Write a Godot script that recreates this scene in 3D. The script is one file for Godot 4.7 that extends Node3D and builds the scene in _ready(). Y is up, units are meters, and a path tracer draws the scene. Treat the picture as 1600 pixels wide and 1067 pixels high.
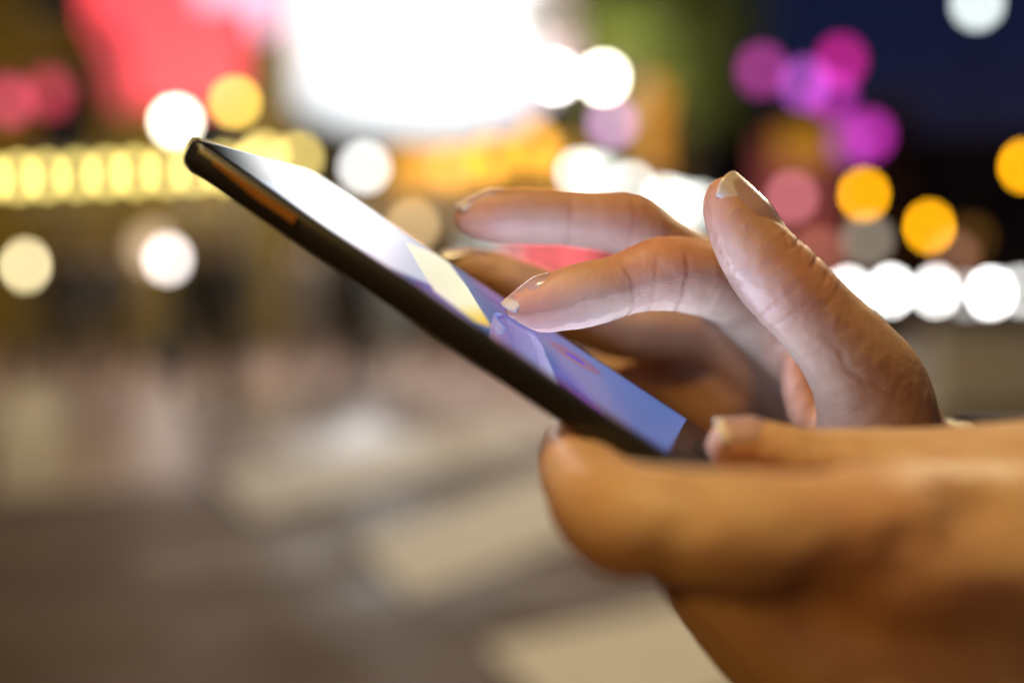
extends Node3D
# Two hands and a phone held up on a plaza at night, bright signs and lamps far out of focus behind.
# y is up, metres; the camera stands at EYE and looks along -z.

const EYE := Vector3(0, 1.3, 0)
const LENS := 1555.0            # focal length in photograph pixels (1600 wide)
const SMALL := 0.92e-3          # hand and phone depths below are given in units of 0.92 mm

var rng := RandomNumberGenerator.new()
var noise_a := FastNoiseLite.new()
var noise_b := FastNoiseLite.new()
var noise_c := FastNoiseLite.new()
var taken := {}
var mats := {}
# the phone's own axes: length (top to bottom), width (near to far), out of the glass
var view := Basis(Vector3.RIGHT, -0.0642)      # the camera looks a little down
var pu := view * Vector3(0.8190413, -0.54582544, 0.1767652)
var pw := view * Vector3(0.23828218, 0.0433479, -0.9702281)
var pn := view * Vector3(0.52191278, 0.83677688, 0.16556419)
var po := view * Vector3(-71.26383724, 44.98754037, -229.16359501) * SMALL + EYE - view * Vector3(0.8190413, -0.54582544, 0.1767652) * 6.0 * SMALL
const PHONE_L := 146.0 * SMALL
const PHONE_W := 68.0 * SMALL
const PHONE_T := 7.4 * SMALL


func _ready():
	rng.seed = 7
	# ---- camera
	var cam := Camera3D.new()
	cam.name = "camera"
	add_child(cam)
	cam.transform = Transform3D(view, EYE)
	var at := CameraAttributesPhysical.new()
	at.frustum_focal_length = 35.02
	at.frustum_near = 0.02
	at.frustum_far = 400.0
	at.frustum_focus_distance = 0.234
	at.exposure_aperture = 2.74
	cam.attributes = at
	cam.current = true
	# ---- night sky, exposure, faint moonlight
	var env := Environment.new()
	var sm := ProceduralSkyMaterial.new()
	sm.sky_top_color = Color(0.05, 0.09, 0.21)
	sm.sky_horizon_color = Color(0.20, 0.15, 0.13)
	sm.sky_curve = 0.07
	sm.ground_bottom_color = Color(0.05, 0.04, 0.03)
	sm.ground_horizon_color = Color(0.06, 0.05, 0.05)
	var sky := Sky.new()
	sky.sky_material = sm
	env.background_mode = Environment.BG_SKY
	env.sky = sky
	env.background_energy_multiplier = 1.0
	env.tonemap_mode = Environment.TONE_MAPPER_LINEAR
	env.tonemap_exposure = 1.0
	env.sdfgi_enabled = true
	env.ssao_enabled = true
	env.ssil_enabled = true
	var we := WorldEnvironment.new()
	we.name = "world_environment"
	we.environment = env
	add_child(we)
	var moon := DirectionalLight3D.new()
	moon.name = "moonlight"
	moon.light_color = Color(0.75, 0.82, 1.0)
	moon.light_energy = 0.02
	moon.light_angular_distance = 0.5
	moon.shadow_enabled = true
	moon.rotation_degrees = Vector3(-55, 30, 0)
	add_child(moon)

	noise_a.seed = 3
	noise_a.frequency = 1.0
	noise_b.seed = 11
	noise_b.frequency = 1.0
	noise_b.fractal_octaves = 3
	noise_c.seed = 5
	noise_c.noise_type = FastNoiseLite.TYPE_CELLULAR
	noise_c.frequency = 1.0
	noise_c.cellular_return_type = FastNoiseLite.RETURN_DISTANCE2_SUB
	make_materials()

	# ---- the large structure
	plaza()
	buildings()
	big_screen()
	signs()
	trees()
	low_wall()
	# ---- lamps
	lamps()
	passers_by()
	# ---- what the picture is about
	phone()
	typing_hand()
	holding_hand()


# ------------------------------------------------------------------ helpers

func W(px: float, py: float, depth: float) -> Vector3:      # a far point, metres
	return EYE + view * (Vector3((px - 800.0) / LENS, -(py - 533.5) / LENS, -1.0) * depth)

func H(px: float, py: float, d: float) -> Vector3:          # a near point
	return W(px, py, d * SMALL)

func numbered(called: String) -> String:
	if not taken.has(called):
		taken[called] = 0
		return called
	taken[called] += 1
	return "%s_%03d" % [called, taken[called]]

func tag(o: Node, label: String, category: String, group := "", kind := ""):
	if label: o.set_meta("label", label)
	if category: o.set_meta("category", category)
	if group: o.set_meta("group", group)
	if kind: o.set_meta("kind", kind)

func thing(called: String, label: String, category: String, at := Vector3.ZERO, group := "") -> Node3D:
	var o := Node3D.new()
	o.name = numbered(called)
	add_child(o, true)
	o.position = at
	tag(o, label, category, group)
	return o

func obj(called: String, mesh: Mesh, m: Material, parent: Node = null, at := Vector3.ZERO) -> MeshInstance3D:
	var o := MeshInstance3D.new()
	o.mesh = mesh
	o.material_override = m
	if parent == null:
		o.name = numbered(called)
		add_child(o, true)
	else:
		o.name = called
		parent.add_child(o, true)
	o.position = at
	o.cast_shadow = GeometryInstance3D.SHADOW_CASTING_SETTING_ON
	return o

func mat(c: Color, rough := 0.7, metal := 0.0, spec := 0.5) -> StandardMaterial3D:   # c is linear
	var m := StandardMaterial3D.new()
	m.albedo_color = c.linear_to_srgb()
	m.roughness = rough
	m.metallic = metal
	m.metallic_specular = spec
	return m

func glow(c: Color, e: float) -> StandardMaterial3D:        # c linear, e radiance
	var m := mat(Color(0.08, 0.08, 0.08), 0.5)
	m.emission_enabled = true
	m.emission = c.linear_to_srgb()
	m.emission_energy_multiplier = e
	return m

func noise_tex(freq: float, ramp: Array, size := 256, normal := false, bump := 4.0) -> NoiseTexture2D:
	var n := FastNoiseLite.new()
	n.seed = int(freq * 1000) + size
	n.frequency = freq
	n.fractal_octaves = 4
	var t := NoiseTexture2D.new()
	t.width = size
	t.height = size
	t.seamless = true
	t.noise = n
	if normal:
		t.as_normal_map = true
		t.bump_strength = bump
	elif ramp:
		var g := Gradient.new()
		g.set_color(0, ramp[0])
		g.set_color(1, ramp[1])
		t.color_ramp = g
	return t

func make_materials():
	var wall := mat(Color(1, 1, 1), 0.85)
	wall.albedo_texture = noise_tex(0.02, [Color(0.46, 0.37, 0.10), Color(0.56, 0.46, 0.16)])
	wall.uv1_triplanar = true
	wall.uv1_world_triplanar = true
	wall.uv1_scale = Vector3.ONE * 0.35
	mats.wall = wall
	var brown := mat(Color(1, 1, 1), 0.85)
	brown.albedo_texture = noise_tex(0.03, [Color(0.24, 0.15, 0.10), Color(0.32, 0.22, 0.16)])
	brown.uv1_triplanar = true
	brown.uv1_world_triplanar = true
	brown.uv1_scale = Vector3.ONE * 0.3
	mats.brown = brown
	mats.stone = mat(Color(0.36, 0.31, 0.24), 0.8)
	mats.door = mat(Color(0.16, 0.11, 0.045), 0.6)
	mats.dark = mat(Color(0.025, 0.022, 0.02), 0.6)
	mats.metal = mat(Color(0.06, 0.06, 0.06), 0.5, 0.6)
	mats.window = mat(Color(0.02, 0.02, 0.025), 0.12)
	mats.trunk = mat(Color(0.07, 0.05, 0.035), 0.9)

func box(size: Vector3) -> BoxMesh:
	var b := BoxMesh.new()
	b.size = size
	return b

func cyl(r0: float, r1: float, h: float, n := 16) -> CylinderMesh:
	var c := CylinderMesh.new()
	c.bottom_radius = r0
	c.top_radius = r1
	c.height = h
	c.radial_segments = n
	c.rings = 1
	return c

func ball(r: float, tall := 1.0) -> SphereMesh:
	var s := SphereMesh.new()
	s.radius = r
	s.height = 2.0 * r * tall
	s.radial_segments = 20
	s.rings = 12
	return s

func prism(poly: PackedVector2Array, depth: float, lo := Vector2.ZERO, hi := Vector2.ONE) -> ArrayMesh:   # outline in x, y pushed back along -z
	var st := SurfaceTool.new()
	st.begin(Mesh.PRIMITIVE_TRIANGLES)
	st.set_smooth_group(-1)
	var idx := Geometry2D.triangulate_polygon(poly)
	for k in range(0, idx.size(), 3):
		var a := poly[idx[k]]; var b := poly[idx[k + 1]]; var c := poly[idx[k + 2]]
		if (b - a).cross(c - a) > 0.0:
			var q := b; b = c; c = q
		for p in [a, b, c]:
			st.set_uv(Vector2((p.x - lo.x) / (hi.x - lo.x), (hi.y - p.y) / (hi.y - lo.y)))
			st.add_vertex(Vector3(p.x, p.y, 0))
		for p in [a, c, b]: st.add_vertex(Vector3(p.x, p.y, -depth))
	var n := poly.size()
	var area := 0.0
	for i in n: area += poly[i].cross(poly[(i + 1) % n])
	for i in n:
		var p := poly[i]; var q := poly[(i + 1) % n]
		if area < 0.0:
			var s := p; p = q; q = s
		var f0 := Vector3(p.x, p.y, 0); var f1 := Vector3(q.x, q.y, 0)
		var b0 := Vector3(p.x, p.y, -depth); var b1 := Vector3(q.x, q.y, -depth)
		for v in [f0, f1, b1, f0, b1, b0]: st.add_vertex(v)
	st.generate_normals()
	return st.commit()

func omni(parent: Node, at: Vector3, c: Color, e: float, size := 0.1, reach := 60.0):
	var l := OmniLight3D.new()
	l.name = "glow"
	parent.add_child(l, true)
	l.position = at
	l.light_color = c.linear_to_srgb()
	l.light_energy = e
	l.light_size = size
	l.omni_range = reach
	l.omni_attenuation = 2.0
	l.shadow_enabled = true


# ------------------------------------------------------------------ setting

func plaza():
	var g := mat(Color(1, 1, 1), 0.85, 0.0, 0.4)
	g.albedo_texture = noise_tex(0.008, [Color(0.29, 0.215, 0.13), Color(0.37, 0.285, 0.185)], 512)
	g.uv1_triplanar = true
	g.uv1_world_triplanar = true
	g.uv1_scale = Vector3.ONE * 0.2
	g.roughness_texture = noise_tex(0.02, [Color(0.55, 0.55, 0.55), Color(1, 1, 1)], 256)
	g.normal_enabled = true
	g.normal_texture = noise_tex(0.03, [], 256, true, 2.0)
	g.normal_scale = 0.25
	var pm := PlaneMesh.new()
	pm.size = Vector2(400, 400)
	var o := obj("ground", pm, g)
	tag(o, "brown stone plaza, damp and shiny, reaching to the buildings", "", "", "structure")
	o.position = Vector3(0, 0, -150)
	# the far half of the plaza: smoother paving, still damp
	var damp := mat(Color(1, 1, 1), 0.46, 0.0, 0.42)
	damp.albedo_texture = noise_tex(0.011, [Color(0.46, 0.37, 0.33), Color(0.57, 0.48, 0.44)], 512)
	damp.uv1_triplanar = true
	damp.uv1_world_triplanar = true
	damp.uv1_scale = Vector3.ONE * 0.17
	damp.normal_enabled = true
	damp.normal_texture = g.normal_texture
	damp.normal_scale = 0.3
	var far := PackedVector2Array()
	for p in [Vector2(-900, 560), Vector2(-700, 830), Vector2(120, 770), Vector2(430, 742), Vector2(860, 700), Vector2(1000, 660), Vector2(1080, 500), Vector2(600, 490), Vector2(-200, 500)]:
		var dir: Vector3 = W(p.x, p.y, 1.0) - EYE
		var q: Vector3 = dir * (-EYE.y / dir.y)
		far.append(Vector2(q.x, -q.z))
	var fs := obj("pavement", prism(far, 0.003), damp)
	fs.rotation.x = -PI / 2
	fs.position.y = 0.004
	tag(fs, "smoother damp paving in front of the buildings", "", "", "structure")
	# pale stone bands let into the paving
	var pale := mat(Color(0.86, 0.78, 0.62), 0.7)
	pale.albedo_texture = noise_tex(0.05, [Color(0.8, 0.8, 0.8), Color(1, 1, 1)], 256)
	pale.uv1_triplanar = true
	pale.uv1_world_triplanar = true
	var bands := [
		[Vector2(560, 850), Vector2(640, 935), Vector2(1060, 780), Vector2(960, 700)],
		[Vector2(760, 1010), Vector2(900, 1160), Vector2(1400, 1010), Vector2(1180, 920)],
		[Vector2(330, 745), Vector2(400, 810), Vector2(860, 690), Vector2(800, 655)],
		[Vector2(800, 640), Vector2(900, 670), Vector2(1500, 640), Vector2(1400, 610)],
	]
	for b in bands:
		var poly := PackedVector2Array()
		for p in b:
			var dir: Vector3 = W(p.x, p.y, 1.0) - EYE
			var q: Vector3 = dir * (-EYE.y / dir.y)
			poly.append(Vector2(q.x, -q.z))
		var m := prism(poly, 0.004)
		var s := obj("paving_band", m, pale)
		s.rotation.x = -PI / 2
		s.position.y = 0.009
		tag(s, "", "", "", "structure")
		s.set_meta("label", "pale stone band let into the brown plaza paving")

func facade(called: String, label: String, x0: float, x1: float, h: float, depth: float, m: Material, cols: int, rows: int, opening: float, lit := []):
	# px span at that depth; the wall is a solid block, windows and doors are parts set into its face
	var a := W(x0, 533.5, depth); var b := W(x1, 533.5, depth)
	var w := b.x - a.x
	var t := thing(called, label, "building", Vector3((a.x + b.x) / 2, 0, -depth))
	obj("wall", box(Vector3(w, h, 8)), m, t, Vector3(0, h / 2, -4))
	obj("roof", box(Vector3(w + 0.5, 0.35, 8.5)), mats.stone, t, Vector3(0, h + 0.18, -4))
	var cw := w / cols
	for i in cols:
		var x := -w / 2 + cw * (i + 0.5)
		var d := obj("door", box(Vector3(cw * 0.42, opening, 0.12)), mats.door, t, Vector3(x, opening / 2, 0.03))
		obj("frame", box(Vector3(cw * 0.70, 0.16, 0.2)), mats.stone, d, Vector3(0, opening / 2 + 0.08, 0.02))
		for r in rows:
			var y := opening + 1.6 + r * 2.6
			if y + 1.0 > h: continue
			var wn := obj("window", box(Vector3(cw * 0.42, 1.5, 0.1)), mats.window, t, Vector3(x, y, 0.02))
			obj("frame", box(Vector3(cw * 0.48, 0.12, 0.16)), mats.stone, wn, Vector3(0, 0.81, 0.02))
			obj("sill", box(Vector3(cw * 0.5, 0.1, 0.24)), mats.stone, wn, Vector3(0, -0.80, 0.05))
	return t

func buildings():
	facade("corner_building", "ochre stone building behind the string of yellow bulbs, red sign above", -420, 430, 11.0, 18.6, mats.wall, 4, 3, 2.6)
	facade("shop_building", "tall building carrying the big white screen over an orange shop front", 436, 1080, 14.0, 27.0, mats.wall, 5, 3, 3.2)
	facade("brown_building", "dark brown building on the right under the night sky", 1150, 1420, 9.0, 46.0, mats.brown, 4, 2, 2.8)
	facade("low_brown_building", "low dark brown building behind the row of white lamps", 1425, 2050, 9.0, 56.0, mats.brown, 6, 2, 3.0)

func big_screen():
	var d := 20.0
	var c := W(640, 20, d)
	var t := thing("advertising_screen", "huge glowing white advertising screen above the shop front", "screen", c)
	var poly := PackedVector2Array()
	for p in [Vector2(385, -172), Vector2(925, -165), Vector2(905, 100), Vector2(820, 190), Vector2(690, 216), Vector2(540, 200), Vector2(410, 150)]:
		var q := W(p.x, p.y, d) - c
		poly.append(Vector2(q.x, q.y))
	# edge bloom painted in: white middle, pale blue grey lower left, faint pink sides
	var lo := Vector2(1e9, 1e9); var hi := -lo
	for p in poly:
		lo = lo.min(p); hi = hi.max(p)
	var img := Image.create(128, 128, false, Image.FORMAT_RGB8)
	for y in 128:
		for x in 128:
			var q := Vector2(x, y) / 127.0
			var k := smoothstep(0.0, 0.46, q.x) * smoothstep(1.0, 0.68, q.x) * smoothstep(1.06, 0.52, q.y) * smoothstep(-0.04, 0.12, q.y)
			var side := Color(0.38, 0.42, 0.46).lerp(Color(0.52, 0.38, 0.40), smoothstep(0.6, 1.0, q.x))
			side = side.lerp(Color(0.58, 0.46, 0.50), smoothstep(0.85, 0.6, q.y) * smoothstep(0.3, 0.0, q.x))
			img.set_pixel(x, y, side.lerp(Color(1, 1, 0.99), k))
	var sm := mat(Color(0.5, 0.5, 0.5), 0.4)
	sm.emission_enabled = true
	sm.emission_operator = BaseMaterial3D.EMISSION_OP_MULTIPLY
	sm.emission = Color.WHITE
	sm.emission_texture = ImageTexture.create_from_image(img)
	sm.emission_energy_multiplier = 3.8
	obj("screen", prism(poly, 0.12, lo, hi), sm, t)
	var back := PackedVector2Array()
	for p in poly: back.append(p * 1.03)
	obj("frame", prism(back, 0.3), mats.metal, t, Vector3(0, 0, -0.125))
	# the two posts that carry it
	for x in [520.0, 800.0]:
		var q := W(x, 533.5, d)
		obj("post", cyl(0.14, 0.12, c.y + 1.0), mats.metal, t, Vector3(q.x - c.x, -c.y + (c.y + 1.0) / 2, -0.6))
	panel_light(t, Vector3(0.2, 0.1, 0.05), Vector2(3.8, 2.9), Color(1, 0.99, 0.97), 1.2)

func sign_panel(called: String, label: String, pts: Array, d: float, c: Color, e: float, post := true):
	var mid := Vector2.ZERO
	for p in pts: mid += p
	mid /= pts.size()
	var o := W(mid.x, mid.y, d)
	var t := thing(called, label, "sign", o)
	var poly := PackedVector2Array()
	for p in pts:
		var q := W(p.x, p.y, d) - o
		poly.append(Vector2(q.x, q.y))
	obj("sign_face", prism(poly, 0.06), glow(c, e), t)
	var back := PackedVector2Array()
	for p in poly: back.append(p * 1.04)
	obj("casing", prism(back, 0.25), mats.metal, t, Vector3(0, 0, -0.065))
	if e > 1.2:
		var lo := Vector2(1e9, 1e9); var hi := -lo
		for p in poly:
			lo = lo.min(p); hi = hi.max(p)
		panel_light(t, Vector3((lo.x + hi.x) / 2, (lo.y + hi.y) / 2, 0.03), (hi - lo) * 0.7, c, e * 0.7)
	if post:
		obj("post", cyl(0.07, 0.07, o.y), mats.metal, t, Vector3(0, -o.y / 2, -0.45))
	return t

func panel_light(parent: Node3D, at: Vector3, size: Vector2, c: Color, radiance: float):
	var l := AreaLight3D.new()
	l.name = "panel_light"
	parent.add_child(l, true)
	l.position = at
	l.rotation.y = PI
	l.area_size = size
	l.light_color = c.linear_to_srgb()
	l.light_energy = radiance * size.x * size.y / PI
	l.area_range = 80.0
	l.shadow_enabled = true

func signs():
	sign_panel("red_sign", "large glowing red sign left of the white screen", [Vector2(118, -120), Vector2(385, -120), Vector2(392, 60), Vector2(368, 165), Vector2(205, 165), Vector2(135, 40)], 17.8, Color(1.0, 0.065, 0.085), 1.7)
	sign_panel("red_sign", "narrow hanging red sign beside the large red one", [Vector2(140, 10), Vector2(186, 40), Vector2(206, 172), Vector2(172, 172)], 17.5, Color(0.9, 0.05, 0.09), 0.8)
	sign_panel("pink_sign", "small pale pink sign over the red sign, widened as spill glow of the white screen", [Vector2(296, -70), Vector2(430, -70), Vector2(440, 40), Vector2(400, 60), Vector2(385, 4), Vector2(310, 8)], 17.2, Color(1.0, 0.5, 0.68), 1.6)  # widened to stand in for glow spilling off the white screen
	sign_panel("orange_sign", "long glowing orange shop fascia under the white screen", [Vector2(610, 236), Vector2(900, 226), Vector2(900, 286), Vector2(610, 292)], 22.0, Color(1.0, 0.42, 0.015), 1.3)
	sign_panel("orange_sign", "upright light panel added for the orange glow between screen and tree", [Vector2(1000, 120), Vector2(1040, 130), Vector2(1040, 270), Vector2(1000, 270)], 13.4, Color(1.0, 0.36, 0.01), 0.7)  # added panel, glows in place of an orange-lit pilaster
	sign_panel("tan_sign", "dim amber shop window sign low behind the phone", [Vector2(520, 290), Vector2(760, 300), Vector2(760, 372), Vector2(520, 372)], 23.0, Color(0.75, 0.40, 0.10), 0.32)
	sign_panel("red_sign", "bright red sign seen between the fingers", [Vector2(800, 372), Vector2(940, 378), Vector2(940, 425), Vector2(800, 425)], 17.0, Color(1.0, 0.10, 0.13), 1.6)
	sign_panel("white_sign", "small white sign beside the red one between fingers", [Vector2(735, 372), Vector2(790, 372), Vector2(790, 425), Vector2(735, 425)], 17.4, Color(0.8, 0.85, 0.8), 0.9)
	sign_panel("red_sign", "dim dark red sign behind the raised thumb", [Vector2(1185, 215), Vector2(1300, 225), Vector2(1310, 420), Vector2(1180, 420)], 30.0, Color(0.55, 0.09, 0.07), 0.42)
	sign_panel("amber_sign", "small amber sign under the magenta lamps", [Vector2(1215, 200), Vector2(1300, 200), Vector2(1300, 255), Vector2(1215, 255)], 28.0, Color(0.9, 0.36, 0.01), 0.5)

func trees():
	var leaf := mat(Color(0.07, 0.10, 0.02), 0.6)
	leaf.vertex_color_use_as_albedo = true
	leaf.albedo_color = Color.WHITE
	leaf.backlight_enabled = true
	leaf.backlight = Color(0.3, 0.35, 0.1)
	leaf.cull_mode = BaseMaterial3D.CULL_DISABLED
	var specs := [
		[1010.0, 15.0, 1.15, 4.2, 2.6, "leafy green tree beside the white screen"],
		[1085.0, 22.0, 1.2, 5.8, 2.6, "darker green tree behind, left of the magenta lamps"],
	]
	for s in specs:
		var px: float = s[0]; var d: float = s[1]
		var root := W(px, 533.5, d)
		root.y = 0.0
		var t := thing("street_tree", s[5], "tree", root)
		var st := SurfaceTool.new()
		st.begin(Mesh.PRIMITIVE_TRIANGLES)
		limb(st, Vector3.ZERO, Vector3(0.05, s[3] - 1.2, 0), 0.13, 0.09)
		var hubs := []
		for k in 9:
			var a := k * 2.4
			var e := Vector3(cos(a) * s[2] * 0.6, s[3] + rng.randf_range(-0.9, 1.5), sin(a) * s[2] * 0.6)
			limb(st, Vector3(0.05, s[3] - 1.4 + k * 0.05, 0), e, 0.06, 0.02)
			hubs.append(e)
		for k in 16:
			var v := Vector3(rng.randfn(), rng.randfn() * 1.2, rng.randfn()) * 0.5
			hubs.append(Vector3(0, s[3] + 0.8, 0) + v * s[2] * 0.95)
		st.generate_normals()
		obj("trunk", st.commit(), mats.trunk, t)
		var lf := SurfaceTool.new()
		lf.begin(Mesh.PRIMITIVE_TRIANGLES)
		for h in hubs:
			var tone := rng.randf_range(0.6, 1.4)
			for j in 260:
				var p: Vector3 = h + Vector3(rng.randfn(), rng.randfn(), rng.randfn()) * 0.28 * s[2] / 1.15
				var ax := Vector3(rng.randfn(), rng.randfn(), rng.randfn()).normalized()
				var bx := ax.cross(Vector3(rng.randfn(), rng.randfn(), rng.randfn()).normalized()).normalized()
				var l := rng.randf_range(0.06, 0.11)
				var col := Color(0.10, 0.125, 0.012) * tone * rng.randf_range(0.7, 1.3)
				lf.set_color(col)
				lf.set_normal(ax.cross(bx))
				for q in [p - ax * l, p + bx * l * 0.45, p + ax * l, p - ax * l, p + ax * l, p - bx * l * 0.45]:
					lf.add_vertex(q)
		obj("crown", lf.commit(), leaf, t)

func limb(st: SurfaceTool, a: Vector3, b: Vector3, ra: float, rb: float, n := 8):
	var d := (b - a).normalized()
	var x := d.cross(Vector3(0.3, 0.1, 1)).normalized()
	var y := d.cross(x)
	for i in n:
		var t0 := TAU * i / n; var t1 := TAU * (i + 1) / n
		var u0 := x * cos(t0) + y * sin(t0); var u1 := x * cos(t1) + y * sin(t1)
		for v in [a + u0 * ra, b + u0 * rb, b + u1 * rb, a + u0 * ra, b + u1 * rb, a + u1 * ra]:
			st.add_vertex(v)

func low_wall():
	var a := W(1468, 533.5, 9.8)
	var t := thing("stone_wall", "low grey brown stone wall at the right under the white lamps", "wall", Vector3(a.x + 2.0, 0, -10.0))
	obj("wall", box(Vector3(4.0, 0.68, 0.4)), mats.stone, t, Vector3(0, 0.34, 0))
	obj("coping", box(Vector3(4.06, 0.09, 0.5)), mats.stone, t, Vector3(0, 0.726, 0))


# ------------------------------------------------------------------ lamps

func lamp(kind: String, label: String, px: float, py: float, d: float, c: Color, v: float, dia := 22.0, tall := 1.0, group := "", light := 0.0):
	# v: how bright the out-of-focus disc reads; kinds: post (on its own pole), hung (on a wire), wall (bracket)
	var p := W(px, py, d)
	var r := dia / LENS * d / 2.0
	var share := minf(1.0, (dia / 85.0) * (dia / 85.0) * tall)
	var m := glow(c, v / share)
	var base := p if kind != "post" else Vector3(p.x, 0, p.z)
	var t := thing({"post": "street_lamp", "hung": "festoon_bulb", "wall": "wall_lamp"}[kind], label, {"post": "street lamp", "hung": "light bulb", "wall": "wall lamp"}[kind], base, group)
	var at := p - base
	obj("lamp_globe", ball(r, tall), m, t, at)
	if kind == "post":
		obj("pole", cyl(0.06, 0.04, p.y - r * tall * 0.9), mats.metal, t, Vector3(0, (p.y - r * tall * 0.9) / 2, 0))
		obj("cap", cyl(r * 0.75, r * 0.2, r * 0.35), mats.metal, t, at + Vector3(0, r * tall + r * 0.05, 0))
		obj("base_plate", cyl(0.16, 0.10, 0.3), mats.metal, t, Vector3(0, 0.15, 0))
	elif kind == "hung":
		obj("socket", cyl(r * 0.3, r * 0.25, r * 0.5), mats.dark, t, at + Vector3(0, r * tall + r * 0.2, 0))
	else:
		obj("bracket", box(Vector3(r * 0.3, r * 0.3, r * 2.0)), mats.metal, t, at + Vector3(0, 0, -r * 1.7))
	if light > 0.0:
		omni(t, at, c, light, r)
	return t

func wire(label: String, pts: Array, r := 0.012):
	var st := SurfaceTool.new()
	st.begin(Mesh.PRIMITIVE_TRIANGLES)
	for i in pts.size() - 1:
		limb(st, pts[i], pts[i + 1], r, r, 6)
	st.generate_normals()
	tag(obj("lamp_wire", st.commit(), mats.dark), label, "wire")

func lamps():
	var warm := Color(1.0, 0.76, 0.22)
	var white := Color(1.0, 0.98, 0.95)
	var sodium := Color(1.0, 0.43, 0.004)
	# the festoon of yellow bulbs along the left building
	var where := ["leftmost", "second from left", "third from left", "fourth from left", "fifth from left", "sixth from left", "seventh from left", "eighth, behind the phone's corner", "ninth, just right of the phone's corner", "rightmost"]
	var pts := []
	for i in 10:
		var px := -18.0 + 46.0 * i + 1.5 * sin(i * 2.3)
		pts.append(W(px, 279.0 - 1.9 * i - 13.0, 16.0))
		var lb: String = "small yellow bulb on the wire, " + where[i] + " in the row"
		lamp("hung", lb, px, 279.0 - 1.9 * i, 16.0, Color(1.0, 0.80, 0.22), 0.62 + 0.05 * sin(i * 1.7), 13, 2.1, "yellow bulbs on the wire", 0.13)
	pts.push_front(W(-120, 266, 16)); pts.append(W(470, 238, 16))
	wire("dark wire carrying the row of small yellow bulbs", pts)
	# the white globes strung beside the tree
	pts = [W(868, 236, 14)]
	var wx := [906.0, 928.0, 948.0, 986.0, 1012.0, 1042.0, 1066.0, 1092.0]
	var wy := [270.0, 272.0, 276.0, 292.0, 302.0, 312.0, 318.0, 322.0]
	var wl := ["uppermost", "second down", "third down", "fourth down", "fifth down", "sixth down", "seventh down, next to the thumb", "lowest, behind the thumb tip"]
	for i in 8:
		pts.append(W(wx[i], wy[i] - 17.0, 14))
		lamp("hung", "white globe bulb on the slanting wire, " + wl[i], wx[i], wy[i], 14.0, Color(0.97, 1.0, 0.93), [0.75, 0.5, 0.6, 0.7, 0.6, 0.8, 0.5, 0.6][i] * 0.95, 20, 1.0, "white globes on the slanting wire", 0.12)
	pts.append(W(1130, 318, 14))
	wire("dark wire carrying the white globes above the fingers", pts)
	# the row of bright white lamps at the right
	var rx := [1326.0, 1392.0, 1462.0, 1548.0, 1596.0]
	var ry := [457.0, 454.0, 455.0, 458.0, 455.0]
	var rl := ["leftmost, half behind the thumb", "second from the left", "middle one", "fourth from the left", "rightmost, cut by the picture's edge"]
	for i in 5:
		lamp("post", "short post with bright white globe, " + rl[i] + " of the low row", rx[i], ry[i], 18.0, white, [1.35, 1.5, 1.15, 1.8, 0.6][i], 12, 1.9, "low white globe lamps", 0.5)
	lamp("post", "dimmer white globe between the brightest lamps of the low row", 1512, 462, 19.0, white, 0.22, 16, 1.4)
	# single lamps
	lamp("post", "bright warm white lamp above the phone's top corner", 275, 190, 15.0, Color(1.0, 0.93, 0.72), 2.6, 26, 1.0, "", 1.2)
	lamp("post", "yellow lamp between the red sign and the white screen", 367, 160, 15.5, Color(1.0, 0.66, 0.10), 1.0, 22, 1.0, "", 2.0)
	lamp("post", "dull yellow lamp just right of the phone's corner", 412, 246, 17.0, warm, 0.85)
	lamp("post", "dull yellow lamp further right above the phone", 465, 246, 18.0, warm, 0.72)
	lamp("post", "soft white lamp above the middle of the phone", 569, 262, 14.0, Color(0.96, 0.97, 0.95), 0.95, 26, 1.0, "", 13.0)
	lamp("post", "faint tan lamp over the phone near the fingertips", 645, 352, 16.0, Color(1.0, 0.66, 0.30), 0.42)
	lamp("post", "cream lamp at the left edge below the yellow bulbs", 40, 415, 13.0, Color(1.0, 0.84, 0.46), 0.85, 14, 2.0, "", 0.9)
	lamp("post", "whitish lamp below the phone's top corner", 262, 405, 13.0, Color(1.0, 0.90, 0.86), 0.95, 20, 1.4, "", 1.2)
	lamp("post", "peach lamp half hidden by the whitish lamp beside it", 236, 388, 14.5, Color(1.0, 0.68, 0.40), 0.45, 46, 1.2)
	lamp("post", "faint brown lamp under the phone's long side", 478, 398, 15.0, Color(1.0, 0.66, 0.36), 0.18, 34)
	lamp("post", "left one of the two glaring white lamps above the fingers", 868, 121, 13.8, white, 2.6, 26, 1.0, "", 2.0)
	lamp("post", "right one of the two glaring white lamps, orange rimmed", 942, 122, 13.6, Color(1.0, 0.93, 0.75), 3.6, 26, 1.0, "", 5.0)
	lamp("post", "lilac lamp just under the two glaring white lamps", 957, 192, 13.2, Color(0.85, 0.40, 0.85), 0.55, 32)
	lamp("wall", "pink lamp at the left edge under the red sign", 14, 158, 18.0, Color(1.0, 0.09, 0.20), 0.42, 34, 1.2)
	lamp("wall", "dim pink lamp between the left edge and the red sign", 78, 146, 18.1, Color(0.9, 0.06, 0.13), 0.34, 36, 1.2)
	lamp("post", "cold white lamp high in the night sky at the top right", 1527, 6, 26.0, Color(0.90, 1.0, 0.98), 0.85, 28, 1.1, "", 0.4)
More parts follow.
